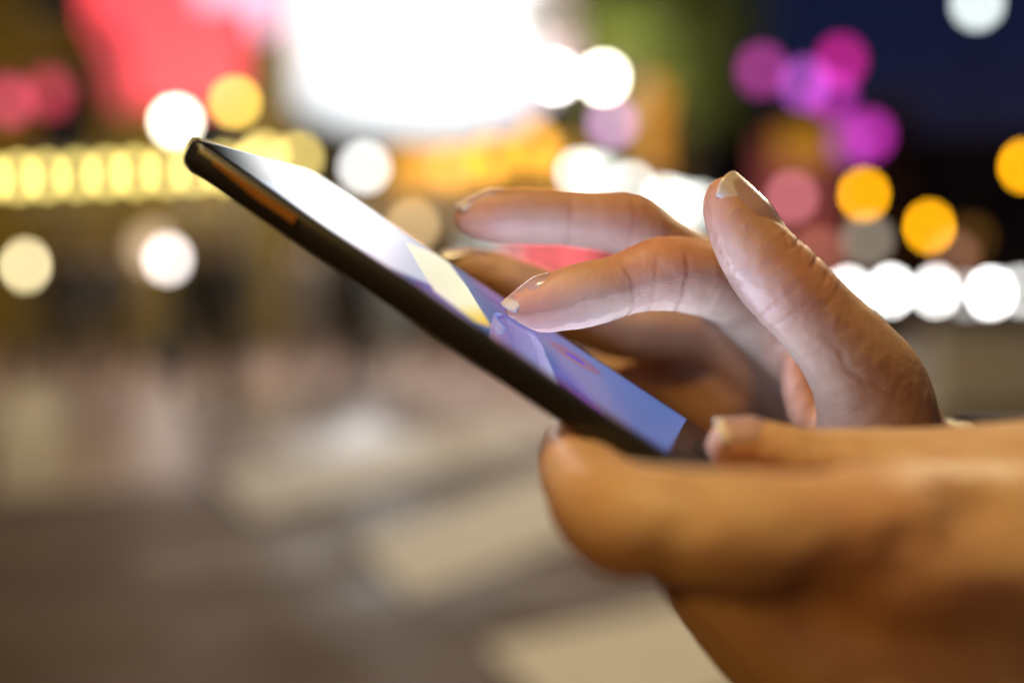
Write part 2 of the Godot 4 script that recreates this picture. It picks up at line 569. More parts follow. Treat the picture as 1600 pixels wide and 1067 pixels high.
	for q in [[706, 262, 0.55, "added amber haze lamp under the white screen, leftmost of three"], [768, 246, 0.75, "added amber haze lamp under the white screen, middle of three"], [836, 226, 0.75, "added amber haze lamp under the white screen, rightmost of three"], [1026, 160, 0.5, "added amber haze lamp at the edge of the green tree"]]:
		lamp("post", q[3], q[0], q[1], 13.9, Color(1.0, 0.44, 0.01), q[2], 34, 1.0, "added amber haze lamps", 0.8)  # added globes standing in for the amber haze round the screen
	# magenta lamps on the dark building
	var mg := [
		[1190, 110, Color(0.62, 0.07, 0.42), 0.42, "plum coloured lamp, leftmost of the magenta cluster"],
		[1258, 132, Color(0.60, 0.12, 0.72), 0.45, "violet lamp second from left in the magenta cluster"],
		[1314, 96, Color(0.80, 0.02, 0.38), 0.40, "crimson magenta lamp at the top of the cluster"],
		[1300, 150, Color(0.72, 0.05, 0.62), 0.34, "dim magenta lamp in the middle of the cluster"],
		[1358, 212, Color(0.72, 0.04, 0.58), 0.42, "magenta lamp at the lower right of the cluster"],
		[1325, 222, Color(0.60, 0.10, 0.65), 0.22, "faint violet lamp under the magenta cluster"],
	]
	for q in mg:
		lamp("wall", q[4], q[0], q[1], 29.0, q[2], q[3] * 1.15, 32, 1.2, "magenta lamps")
	lamp("post", "dusty pink lamp behind the raised thumb", 1237, 308, 24.0, Color(0.85, 0.26, 0.32), 0.42, 24, 1.2)
	lamp("post", "orange street lamp above the low row of white lamps", 1350, 304, 38.0, sodium, 1.05, 16, 1.5, "", 1.2)
	lamp("post", "orange street lamp lower and right of its neighbour", 1452, 354, 42.0, sodium, 1.05, 14, 1.7, "", 1.2)
	lamp("post", "orange street lamp cut by the picture's right edge", 1600, 260, 34.0, sodium, 1.1, 14, 1.7, "", 1.2)
	lamp("post", "faint brown lamp right of the lower orange street lamp", 1516, 372, 45.0, Color(0.6, 0.26, 0.03), 0.11, 28, 1.1)
	lamp("post", "faint grey lamp right under the left orange street lamp", 1355, 374, 30.0, Color(0.75, 0.62, 0.48), 0.28, 28, 1.1)
	lamp("post", "faint reddish lamp behind the thumb knuckle", 1280, 395, 28.0, Color(0.8, 0.28, 0.18), 0.26, 28, 1.1)
	lamp("post", "faint salmon lamp under the lower orange street lamp", 1490, 400, 31.0, Color(0.8, 0.36, 0.22), 0.2, 28, 1.1)
	# the lamp of the same kind that stands behind the camera and lights the hands
	var t := thing("street_lamp", "orange street lamp standing beside the viewer, its arm overhead", "street lamp", Vector3(-2.4, 0, 0.5))
	obj("pole", cyl(0.06, 0.04, 4.5), mats.metal, t, Vector3(0, 2.25, 0))
	var am := obj("arm", cyl(0.025, 0.025, 1.75), mats.metal, t, Vector3(0.85, 4.48, -0.17))
	am.rotation = Vector3(0, 0.2, PI / 2)
	obj("lamp_globe", ball(0.16), glow(Color(1.0, 0.72, 0.30), 3.0), t, Vector3(1.7, 4.30, -0.35))
	omni(t, Vector3(1.7, 4.30, -0.35), Color(1.0, 0.77, 0.33), 8.6, 0.16)
	t = thing("street_lamp", "unseen orange street lamp added off to the right to brighten the pale paving bands", "street lamp", Vector3(3.7, 0, -5.2))  # unseen lamp, added to brighten the paving bands
	obj("pole", cyl(0.06, 0.04, 4.1), mats.metal, t, Vector3(0, 2.05, 0))
	obj("lamp_globe", ball(0.16), glow(Color(1.0, 0.72, 0.30), 3.0), t, Vector3(0, 4.2, 0))
	omni(t, Vector3(0, 4.2, 0), Color(1.0, 0.82, 0.52), 14.0, 0.16)
	t = thing("street_lamp", "orange street lamp standing behind the viewer on the left", "street lamp", Vector3(-2.5, 0, 2.3))
	obj("pole", cyl(0.06, 0.04, 2.9), mats.metal, t, Vector3(0, 1.45, 0))
	obj("lamp_globe", ball(0.16), glow(Color(1.0, 0.60, 0.18), 3.0), t, Vector3(0, 3.0, 0))
	omni(t, Vector3(0, 3.0, 0), Color(1.0, 0.54, 0.12), 4.4, 0.16)


func passers_by():
	# far walkers, dark against the lit plaza
	var who := [
		[110.0, 12.0, Color(0.02, 0.02, 0.03), Color(0.02, 0.02, 0.025), 0.3, "person in dark clothes walking below the yellow bulbs at the left"],
		[175.0, 13.0, Color(0.03, 0.02, 0.02), Color(0.015, 0.015, 0.02), -0.4, "person in a dark brown coat left of the whitish lamp"],
		[318.0, 9.5, Color(0.025, 0.022, 0.012), Color(0.02, 0.018, 0.012), 0.8, "person in a dark olive coat standing right of the whitish lamp"],
		[352.0, 10.5, Color(0.02, 0.018, 0.015), Color(0.015, 0.015, 0.015), 0.2, "person in black beside the one in the olive coat"],
		[548.0, 12.0, Color(0.012, 0.012, 0.012), Color(0.012, 0.012, 0.015), -0.7, "person in black under the middle of the phone"],
		[480.0, 12.0, Color(0.42, 0.38, 0.38), Color(0.35, 0.32, 0.32), 0.0, "person in pale grey clothes left of the black figure"],
		[612.0, 11.5, Color(0.45, 0.52, 0.56), Color(0.40, 0.46, 0.50), 0.5, "person in pale blue clothes below the phone's middle"],
	]
	for q in who:
		var p := W(q[0], 533.5, q[1])
		p.y = 0.0
		var f := Field.new(Vector3(-0.42, -0.05, -0.35), Vector3(0.42, 1.82, 0.35), 0.03)
		var segs := []
		for s in [-1.0, 1.0]:
			var st: float = 0.16 * s
			segs.append([Vector3(0.09 * s, 0.90, 0), Vector3(0.10 * s, 0.48, st * 0.8), 0.095, 0.062])
			segs.append([Vector3(0.10 * s, 0.48, st * 0.8), Vector3(0.10 * s, 0.07, st * 1.5 - 0.03), 0.062, 0.042])
			segs.append([Vector3(0.10 * s, 0.05, st * 1.5 - 0.05), Vector3(0.11 * s, 0.035, st * 1.5 + 0.15), 0.045, 0.034])
			segs.append([Vector3(0.19 * s, 1.42, 0), Vector3(0.25 * s, 1.14, -st * 0.3), 0.058, 0.046])
			segs.append([Vector3(0.25 * s, 1.14, -st * 0.3), Vector3(0.24 * s, 0.88, -st * 0.9 + 0.06), 0.044, 0.034])
			segs.append([Vector3(0.24 * s, 0.86, -st * 0.9 + 0.07), Vector3(0.235 * s, 0.78, -st * 0.9 + 0.09), 0.036, 0.026])
		segs.append([Vector3(0, 0.95, 0), Vector3(0, 1.20, 0), 0.15, 0.135])
		segs.append([Vector3(-0.08, 1.36, 0), Vector3(0.08, 1.36, 0), 0.125, 0.125])
		segs.append([Vector3(0, 1.20, 0), Vector3(0, 1.40, 0), 0.14, 0.12])
		segs.append([Vector3(0, 1.44, 0), Vector3(0, 1.56, 0.01), 0.055, 0.052])
		segs.append([Vector3(0, 1.62, 0.015), Vector3(0, 1.68, 0.0), 0.085, 0.098])
		segs.append([Vector3(0, 1.62, 0.105), Vector3(0, 1.645, 0.10), 0.018, 0.012])
		f.group(segs, 0.035, 0.0)
		var top: Color = q[2]; var low: Color = q[3]
		var mesh: ArrayMesh = f.build(1, func(v: Vector3, n: Vector3) -> Array:
			var c := low if v.y < 0.92 else top
			if v.y > 1.5: c = Color(0.36, 0.20, 0.13) if v.z > 0.03 and v.y < 1.70 else Color(0.02, 0.015, 0.01)
			if v.y < 0.87 and absf(v.x) > 0.19: c = Color(0.36, 0.20, 0.13)
			return [0.0, c, Vector2.ZERO], false)
		var m := mat(Color.WHITE, 0.8)
		m.vertex_color_use_as_albedo = true
		var o := obj("person", mesh, m)
		o.position = p
		o.rotation.y = q[4]
		tag(o, q[5], "person")


# ------------------------------------------------------------------ the phone

func F3(u: float, w: float, n: float) -> Vector3:   # a point in the phone's own axes
	return po + pu * u + pw * w + pn * n

func rounded(l: float, w: float, r: float, inset: float, n := 10) -> PackedVector2Array:
	var out := PackedVector2Array()
	for k in 4:
		var c := Vector2(l - r if k in [0, 3] else r, w - r if k in [0, 1] else r)
		for i in n + 1:
			var a := PI / 2 * (k + float(i) / n)
			out.append(c + Vector2(cos(a), sin(a)) * (r - inset))
	return out

func phone():
	var t := thing("mobile_phone", "black touchscreen phone with lit blue screen held in one hand", "phone", F3(PHONE_L / 2, PHONE_W / 2, -PHONE_T))
	var inv := t.position
	var body_m := mat(Color(0.020, 0.019, 0.018), 0.28, 0.0, 0.5)
	var glass_m := mat(Color(0.006, 0.006, 0.008), 0.035, 0.0, 0.5)
	var rr := 6.5 * SMALL
	# body: rings from the glass edge round the side to the back
	var prof := [[0.7, -0.1], [0.25, -0.35], [0.05, -0.9], [0.0, -1.8], [0.0, -4.4], [0.25, -5.4], [0.9, -6.4], [2.0, -7.05], [3.6, -7.4]]
	var st := SurfaceTool.new()
	st.begin(Mesh.PRIMITIVE_TRIANGLES)
	var rings := []
	for q in prof:
		var ring := []
		for p in rounded(PHONE_L, PHONE_W, rr, q[0] * SMALL):
			ring.append(F3(p.x, p.y, q[1] * SMALL) - inv)
		rings.append(ring)
	stitch(st, rings)
	cap(st, rings[-1], false)
	st.generate_normals()
	obj("body", st.commit(), body_m, t)
	# front glass with a rolled edge
	st = SurfaceTool.new()
	st.begin(Mesh.PRIMITIVE_TRIANGLES)
	rings = []
	for q in [[1.9, 0.0], [1.2, -0.03], [0.85, -0.12], [0.72, -0.3]]:
		var ring := []
		for p in rounded(PHONE_L, PHONE_W, rr, q[0] * SMALL):
			ring.append(F3(p.x, p.y, q[1] * SMALL) - inv)
		rings.append(ring)
	stitch(st, rings)
	st.generate_normals()
	var st2 := SurfaceTool.new()
	st2.begin(Mesh.PRIMITIVE_TRIANGLES)
	# flat glass round the lit display
	var hole := []
	var o0 := [20.0 * SMALL, 4.0 * SMALL]; var o1 := [PHONE_L - 14.0 * SMALL, PHONE_W - 4.0 * SMALL]
	for p in rounded(PHONE_L, PHONE_W, rr, 1.9 * SMALL):
		hole.append(F3(clampf(p.x, o0[0], o1[0]), clampf(p.y, o0[1], o1[1]), 0.0) - inv)
	stitch(st2, [hole, rings[0]])
	st2.generate_normals()
	var gm: ArrayMesh = st.commit()
	gm = st2.commit(gm)
	obj("front_glass", gm, glass_m, t)
	# lit display, flat print on the glass
	var page := PackedVector2Array([Vector2(14, 4), Vector2(52, 4), Vector2(60, 16), Vector2(43, 66), Vector2(14, 66)])
	var painted_reflection := PackedVector2Array([Vector2(37, 50), Vector2(42, 66), Vector2(45, 66), Vector2(60, 44), Vector2(77.5, 13), Vector2(75, 7), Vector2(62, 11), Vector2(52, 26)])  # outline of the lamp reflection painted into the display colours
	var img := Image.create(512, 256, false, Image.FORMAT_RGB8)
	for y in 256:
		for x in 512:
			var s := x / 511.0; var v := y / 255.0
			var uw := Vector2(14.0 + s * 112.0, 4.0 + v * 60.0)
			var c := Color(0.30, 0.42, 0.68).lerp(Color(0.34, 0.46, 0.72), v)
			c = c.lerp(Color(0.32, 0.33, 0.64), smoothstep(0.75, 0.45, s))
			c = c.lerp(Color(0.13, 0.26, 0.50), smoothstep(0.12, 0.0, v) * 0.6)
			var e := (uw - Vector2(94, 45)).length()
			c = c.lerp(Color(0.50, 0.33, 0.52), smoothstep(8.5, 7.0, e) * 0.75)
			c = c.lerp(Color(0.22, 0.22, 0.75), smoothstep(3.5, 2.5, e))
			var e2 := uw - Vector2(69, 50)
			if absf(e2.x) < 9.0 and absf(e2.y) < 1.4: c = Color(0.14, 0.22, 0.60)
			# the page's white head, and a yellowish lamp reflection painted across its lower end
			if Geometry2D.is_point_in_polygon(uw, page): c = Color(0.80, 0.82, 0.90).lerp(Color(0.30, 0.35, 0.52), smoothstep(34.0, 18.0, uw.x))
			if Geometry2D.is_point_in_polygon(uw, painted_reflection): c = Color(1.0, 0.97, 0.86).lerp(Color(1.0, 0.80, 0.30), smoothstep(66.0, 77.0, uw.x))
			img.set_pixel(x, y, c)
	img.generate_mipmaps()
	var dm := mat(Color(0.006, 0.006, 0.008), 0.035, 0.0, 0.5)
	dm.emission_enabled = true
	dm.emission_operator = BaseMaterial3D.EMISSION_OP_MULTIPLY
	dm.emission = Color.WHITE
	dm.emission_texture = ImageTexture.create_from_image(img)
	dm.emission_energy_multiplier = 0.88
	st = SurfaceTool.new()
	st.begin(Mesh.PRIMITIVE_TRIANGLES)
	var c0 := [20.0 * SMALL, 4.0 * SMALL]; var c1 := [PHONE_L - 14.0 * SMALL, PHONE_W - 4.0 * SMALL]
	var quad := [[c0[0], c0[1], 0, 0], [c1[0], c0[1], 1, 0], [c1[0], c1[1], 1, 1], [c0[0], c1[1], 0, 1]]
	for k in [0, 3, 2, 0, 2, 1]:
		st.set_uv(Vector2(quad[k][2], quad[k][3]))
		st.set_normal(pn)
		st.add_vertex(F3(quad[k][0], quad[k][1], 0.0) - inv)
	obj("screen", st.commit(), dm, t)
	# added panel light under the screen for the fingers; near-dark lamp lets it through
	var al := AreaLight3D.new()
	al.name = "added_screen_light"
	t.add_child(al, true)
	al.basis = Basis(pu, pu.cross(pn), -pn)
	al.position = F3(98 * SMALL, PHONE_W / 2, -0.0004) - inv
	al.area_size = Vector2(62 * SMALL, 58 * SMALL)
	al.light_color = Color(0.66, 0.79, 1.0)
	al.light_energy = 0.0165
	al.area_range = 3.0
	al.shadow_enabled = true
	var bl := OmniLight3D.new()
	bl.name = "shadow_pass_lamp"
	t.add_child(bl, true)
	bl.position = F3(80 * SMALL, PHONE_W / 2, -PHONE_T / 2) - inv
	bl.light_energy = 0.000001
	bl.light_size = 0.002
	bl.shadow_enabled = true
	# ribbed copper strip painted in for the golden glint along the near edge
	var glint_m := mat(Color(0.60, 0.27, 0.05), 0.35, 0.4)
	var kb := thing_part("painted_glint", t)
	var body := SurfaceTool.new()
	body.begin(Mesh.PRIMITIVE_TRIANGLES)
	for k in 26:
		var u := (11.0 + k * 0.95) * SMALL
		var a := F3(u, -0.25 * SMALL, -1.3 * SMALL) - inv
		var b := F3(u, -0.25 * SMALL, -(2.0 + 1.2 * minf(1.0, k / 14.0)) * SMALL) - inv
		limb(body, a, b, 0.55 * SMALL, 0.55 * SMALL, 8)
	body.generate_normals()
	obj("rib", body.commit(), glint_m, kb)
	kb.get_child(0).set_meta("kind", "stuff")
	# home button slot at the bottom
	var hb := box(Vector3(5 * SMALL, 0.25 * SMALL, 14 * SMALL))
	var ho := obj("home_button", hb, mat(Color(0.02, 0.02, 0.02), 0.3, 0.5), t)
	ho.transform = Transform3D(Basis(pu, pn, pw * 1.0), F3(PHONE_L - 7 * SMALL, PHONE_W / 2, 0.05 * SMALL) - inv)

func thing_part(called: String, parent: Node) -> Node3D:
	var o := Node3D.new()
	o.name = called
	parent.add_child(o, true)
	return o

func stitch(st: SurfaceTool, rings: Array):
	for i in rings.size() - 1:
		var a: Array = rings[i]; var b: Array = rings[i + 1]
		var n := a.size()
		for k in n:
			var k1 := (k + 1) % n
			for v in [a[k], b[k], b[k1], a[k], b[k1], a[k1]]: st.add_vertex(v)

func cap(st: SurfaceTool, ring: Array, up: bool):
	var c := Vector3.ZERO
	for v in ring: c += v
	c /= ring.size()
	for k in ring.size():
		var a: Vector3 = ring[k]; var b: Vector3 = ring[(k + 1) % ring.size()]
		for v in ([c, a, b] if up else [c, b, a]): st.add_vertex(v)


# ------------------------------------------------------------------ hands

func chain(pts: Array, n := 4) -> Array:       # [px, py, depth, radius in px] -> round cones along a smooth curve
	var c := []
	for p in pts: c.append([H(p[0], p[1], p[2]), p[3] / LENS * p[2] * SMALL])
	var out := []
	for i in c.size() - 1:
		var p0: Array = c[maxi(i - 1, 0)]; var p1: Array = c[i]; var p2: Array = c[i + 1]; var p3: Array = c[mini(i + 2, c.size() - 1)]
		var last: Vector3 = p1[0]; var lr: float = p1[1]
		for k in n:
			var t := float(k + 1) / n
			var q: Vector3 = p1[0].cubic_interpolate(p2[0], p0[0], p3[0], t)
			var r := cubic_interpolate(p1[1], p2[1], p0[1], p3[1], t)
			out.append([last, q, lr, r])
			last = q; lr = r
	return out

func phone_cut(f: Field, clear := 0.0001):
	# flesh gives way where the phone is: take the phone's slab out of the field
	var half := Vector3(PHONE_L / 2, PHONE_T / 2, PHONE_W / 2) - Vector3.ONE * 0.0012
	var mid := F3(PHONE_L / 2, PHONE_W / 2, -PHONE_T / 2)
	f.cut(func(p: Vector3) -> float:
		var q := p - mid
		var l := Vector3(absf(q.dot(pu)), absf(q.dot(pn)), absf(q.dot(pw))) - half
		return Vector3(maxf(l.x, 0), maxf(l.y, 0), maxf(l.z, 0)).length() + minf(maxf(l.x, maxf(l.y, l.z)), 0.0) - 0.0012 - clear)

var skin: StandardMaterial3D
var nail_m: StandardMaterial3D

var skin_net: StandardMaterial3D

func skin_lines(p: Vector2) -> float:      # millimetres
	var w := Vector2(noise_a.get_noise_2d(p.x * 0.5, p.y * 0.5), noise_a.get_noise_2d(p.y * 0.5 + 70.0, p.x * 0.5)) * 0.8
	var q := Vector2((p.x + w.x) * 0.75, (p.y + w.y) * 1.15)
	var cell := smoothstep(0.0, 0.45, noise_c.get_noise_2d(q.x, q.y) + 1.0)
	return clampf(0.25 + 0.6 * cell + 0.25 * noise_b.get_noise_2d(p.x * 0.5, p.y * 0.5), 0.0, 1.0)

func skin_material() -> StandardMaterial3D:
	if skin: return skin
	skin = mat(Color.WHITE, 0.50, 0.0, 0.38)
	skin.vertex_color_use_as_albedo = true
	skin.subsurf_scatter_enabled = true
	skin.subsurf_scatter_strength = 0.10
	# ridges of the fingertips: u runs from the tip along the finger over 50 mm, v across it
	var n := 512
	var img := Image.create(n, n, false, Image.FORMAT_L8)
	for y in n:
		for x in n:
			var a := x * 50.0 / n; var l := (y - n / 2) * 50.0 / n
			var e := Vector2(maxf(absf(a - 12.0) - 2.0, 0.0) * (1.0 if a < 12.0 else 0.72), l * 1.05).length()
			var wob := noise_a.get_noise_2d(a * 0.22, l * 0.22) * 1.1
			var ridge := 0.5 + 0.5 * sin((e + wob) / 0.62 * TAU)
			var share := smoothstep(27.0, 19.0, a)
			var h := lerpf(skin_lines(Vector2(a, l)), ridge, share)
			img.set_pixel(x, y, Color(h, h, h))
	# the rest of the skin: a net of fine lines
	var net := Image.create(n, n, false, Image.FORMAT_L8)
	for y in n:
		for x in n:
			var p := Vector2(x, y) * 24.0 / n
			var h := skin_lines(p)
			if p.x > 20.0: h = lerpf(h, skin_lines(p - Vector2(24, 0)), (p.x - 20.0) / 4.0)
			if p.y > 20.0: h = lerpf(h, skin_lines(p - Vector2(0, 24)), (p.y - 20.0) / 4.0)
			net.set_pixel(x, y, Color(h, h, h))
	skin_net = skin.duplicate()
	skin_net.uv1_triplanar = true
	skin_net.uv1_scale = Vector3.ONE * (1000.0 / 24.0)
	skin_net.heightmap_enabled = true
	skin_net.heightmap_texture = ImageTexture.create_from_image(net)
	skin_net.heightmap_scale = 0.008
	skin.heightmap_enabled = true
	skin.heightmap_texture = ImageTexture.create_from_image(img)
	skin.heightmap_scale = 0.0032
	return skin

func skin_object(mesh: ArrayMesh, hand: Node3D):
	skin_material()
	mesh.surface_set_material(0, skin)
	if mesh.get_surface_count() > 1: mesh.surface_set_material(1, skin_net)
	obj("skin", mesh, null, hand)

# a digit's tip: where it ends, which way it points back, which way its pad faces
func tip_frame(tip: Vector3, back: Vector3, pad: Vector3) -> Dictionary:
	var a := (back - tip).normalized()
	var s := (pad - a * pad.dot(a)).normalized()
	return {"tip": tip, "a": a, "s": s, "l": a.cross(s)}

func crease(c: Vector3, along: Vector3, side: Vector3, reach: float, w: float, h: float, one_sided := true) -> Dictionary:
	return {"c": c, "a": along.normalized(), "s": side.normalized(), "r": reach, "w": w, "h": h, "one": one_sided}

func shade_skin(v: Vector3, n: Vector3, tips: Array, creases: Array, blush: Array, base: Color) -> Array:
	var mm := v * 1000.0
	var d := noise_b.get_noise_3dv(mm * 0.16) * 0.00016 + noise_a.get_noise_3dv(mm * 0.7) * 0.00004
	var dark := 0.0
	for c in creases:
		var q: Vector3 = v - c.c
		var rr: float = c.r
		if q.length_squared() > rr * rr * 1.7: continue
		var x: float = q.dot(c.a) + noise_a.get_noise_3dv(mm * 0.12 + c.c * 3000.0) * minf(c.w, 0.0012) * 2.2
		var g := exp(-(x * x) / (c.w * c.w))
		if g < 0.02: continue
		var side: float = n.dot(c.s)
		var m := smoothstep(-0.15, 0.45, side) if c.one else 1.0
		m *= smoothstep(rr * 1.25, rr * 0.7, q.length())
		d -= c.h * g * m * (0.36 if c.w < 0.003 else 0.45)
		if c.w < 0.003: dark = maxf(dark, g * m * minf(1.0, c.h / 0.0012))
	var u := 1.0
	var lat := 0.0
	var best := 1e9
	for t in tips:
		var q: Vector3 = v - t.tip
		if q.length_squared() < best:
			best = q.length_squared()
			var al: float = q.dot(t.a)
			var pad := smoothstep(-0.35, 0.15, n.dot(t.s))
			u = lerpf(0.98, clampf((al + 0.004) / 0.05, 0.0, 0.98), pad)
			lat = q.dot(t.l)
	var col := base
	var mot := noise_b.get_noise_3dv(mm * 0.09 + Vector3(40, 3, 9))
	col = Color(col.r * (1.0 + 0.10 * mot), col.g * (1.0 + 0.16 * mot), col.b * (1.0 + 0.16 * mot))
	for b in blush:
		var k: float = exp(-(v - b[0]).length_squared() / (b[1] * b[1])) * b[2]
		col = Color(col.r * (1.0 + 0.06 * k), col.g * (1.0 - 0.26 * k), col.b * (1.0 - 0.22 * k))
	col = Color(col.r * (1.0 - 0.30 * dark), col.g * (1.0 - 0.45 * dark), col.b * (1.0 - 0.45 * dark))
	return [d, col, Vector2(u, 0.5 + clampf(lat / 0.05, -0.48, 0.48))]

func nail(f: Field, parent: Node3D, tip: Vector3, back: Vector3, up: Vector3, length: float, width: float, curve: float, lift: float, droop := 0.0, skew := 0.0):
	# a curved plate over the back of the fingertip, its free edge paler; tip = middle of the free edge
	if nail_m == null:
		nail_m = mat(Color.WHITE, 0.26, 0.0, 0.5)
		nail_m.vertex_color_use_as_albedo = true
		nail_m.clearcoat_enabled = true
		nail_m.clearcoat = 0.6
		nail_m.clearcoat_roughness = 0.12
	var a := (back - tip).normalized()
	var u := (up - a * up.dot(a)).normalized()
	var l := a.cross(u)
	# how high the flesh stands under the plate at three places along it
	var tall := []
	for s in [0.30, 0.60, 0.92]:
		var base: Vector3 = tip + a * (s * length)
		var y := 0.012
		while y > -0.012 and f.at(base + u * y) > 0.0: y -= 0.0001
		tall.append(y)
	var nu := 30; var nv := 28
	var top := []; var bot := []; var cols := []
	for i in nu + 1:
		var s := float(i) / nu
		var rt := []; var rb := []; var rc := []
		for j in nv + 1:
			var v := (float(j) / nv - 0.5) * 2.0
			var half := width / 2 * (1.0 - 0.10 * s)
			# round the free edge and the root
			var trim := 0.13 * v * v * (0.6 + 0.4 * v * v) * (1.0 - s) * (1.0 - s) + 0.0
			var root := -0.12 * v * v * s * s
			var along := (s + trim + root) * length
			var ang := v * half / curve
			var bed: float = tall[0] + (tall[1] - tall[0]) * (s - 0.30) / 0.30 if s < 0.60 else tall[1] + (tall[2] - tall[1]) * (s - 0.60) / 0.32
			var h := bed + curve * (cos(ang) - 1.0) - droop * (1.0 - s) * (1.0 - s) * length
			var p := tip + a * along + l * sin(ang) * curve + u * (h + lift + 0.0003 - 0.0012 * smoothstep(0.55, 1.0, s) - 0.0002 * smoothstep(0.85, 1.0, absf(v)))
			rt.append(p)
			rb.append(p - u * 0.00042)
			var free := smoothstep(0.15, 0.10, s - 0.07 * v * v - skew * smoothstep(0.2, 1.0, v))
			free = maxf(free, 0.55 * smoothstep(0.90, 0.98, absf(v)))
			var c := Color(0.45, 0.265, 0.24).lerp(Color(0.66, 0.56, 0.46), free * 0.85)
			c = c.lerp(Color(0.50, 0.32, 0.27), smoothstep(0.84, 0.98, s) * 0.6)
			rc.append(c)
		top.append(rt); bot.append(rb); cols.append(rc)
	var st := SurfaceTool.new()
	st.begin(Mesh.PRIMITIVE_TRIANGLES)
	var quad := func(p: Array, c: Array):
		for k in [0, 1, 2, 0, 2, 3]:
			st.set_color(c[k])
			st.add_vertex(p[k] - parent.position)
	for i in nu:
		for j in nv:
			quad.call([top[i][j], top[i + 1][j], top[i + 1][j + 1], top[i][j + 1]], [cols[i][j], cols[i + 1][j], cols[i + 1][j + 1], cols[i][j + 1]])
			quad.call([bot[i][j], bot[i][j + 1], bot[i + 1][j + 1], bot[i + 1][j]], [cols[i][j], cols[i][j + 1], cols[i + 1][j + 1], cols[i + 1][j]])
	for j in nv:
		quad.call([top[0][j], top[0][j + 1], bot[0][j + 1], bot[0][j]], [cols[0][j], cols[0][j + 1], cols[0][j + 1], cols[0][j]])
	for i in nu:
		quad.call([top[i][0], bot[i][0], bot[i + 1][0], top[i + 1][0]], [cols[i][0], cols[i][0], cols[i + 1][0], cols[i + 1][0]])
		quad.call([top[i][nv], top[i + 1][nv], bot[i + 1][nv], bot[i][nv]], [cols[i][nv], cols[i + 1][nv], cols[i + 1][nv], cols[i][nv]])
	st.generate_normals()
	obj("fingernail", st.commit(), nail_m, parent)

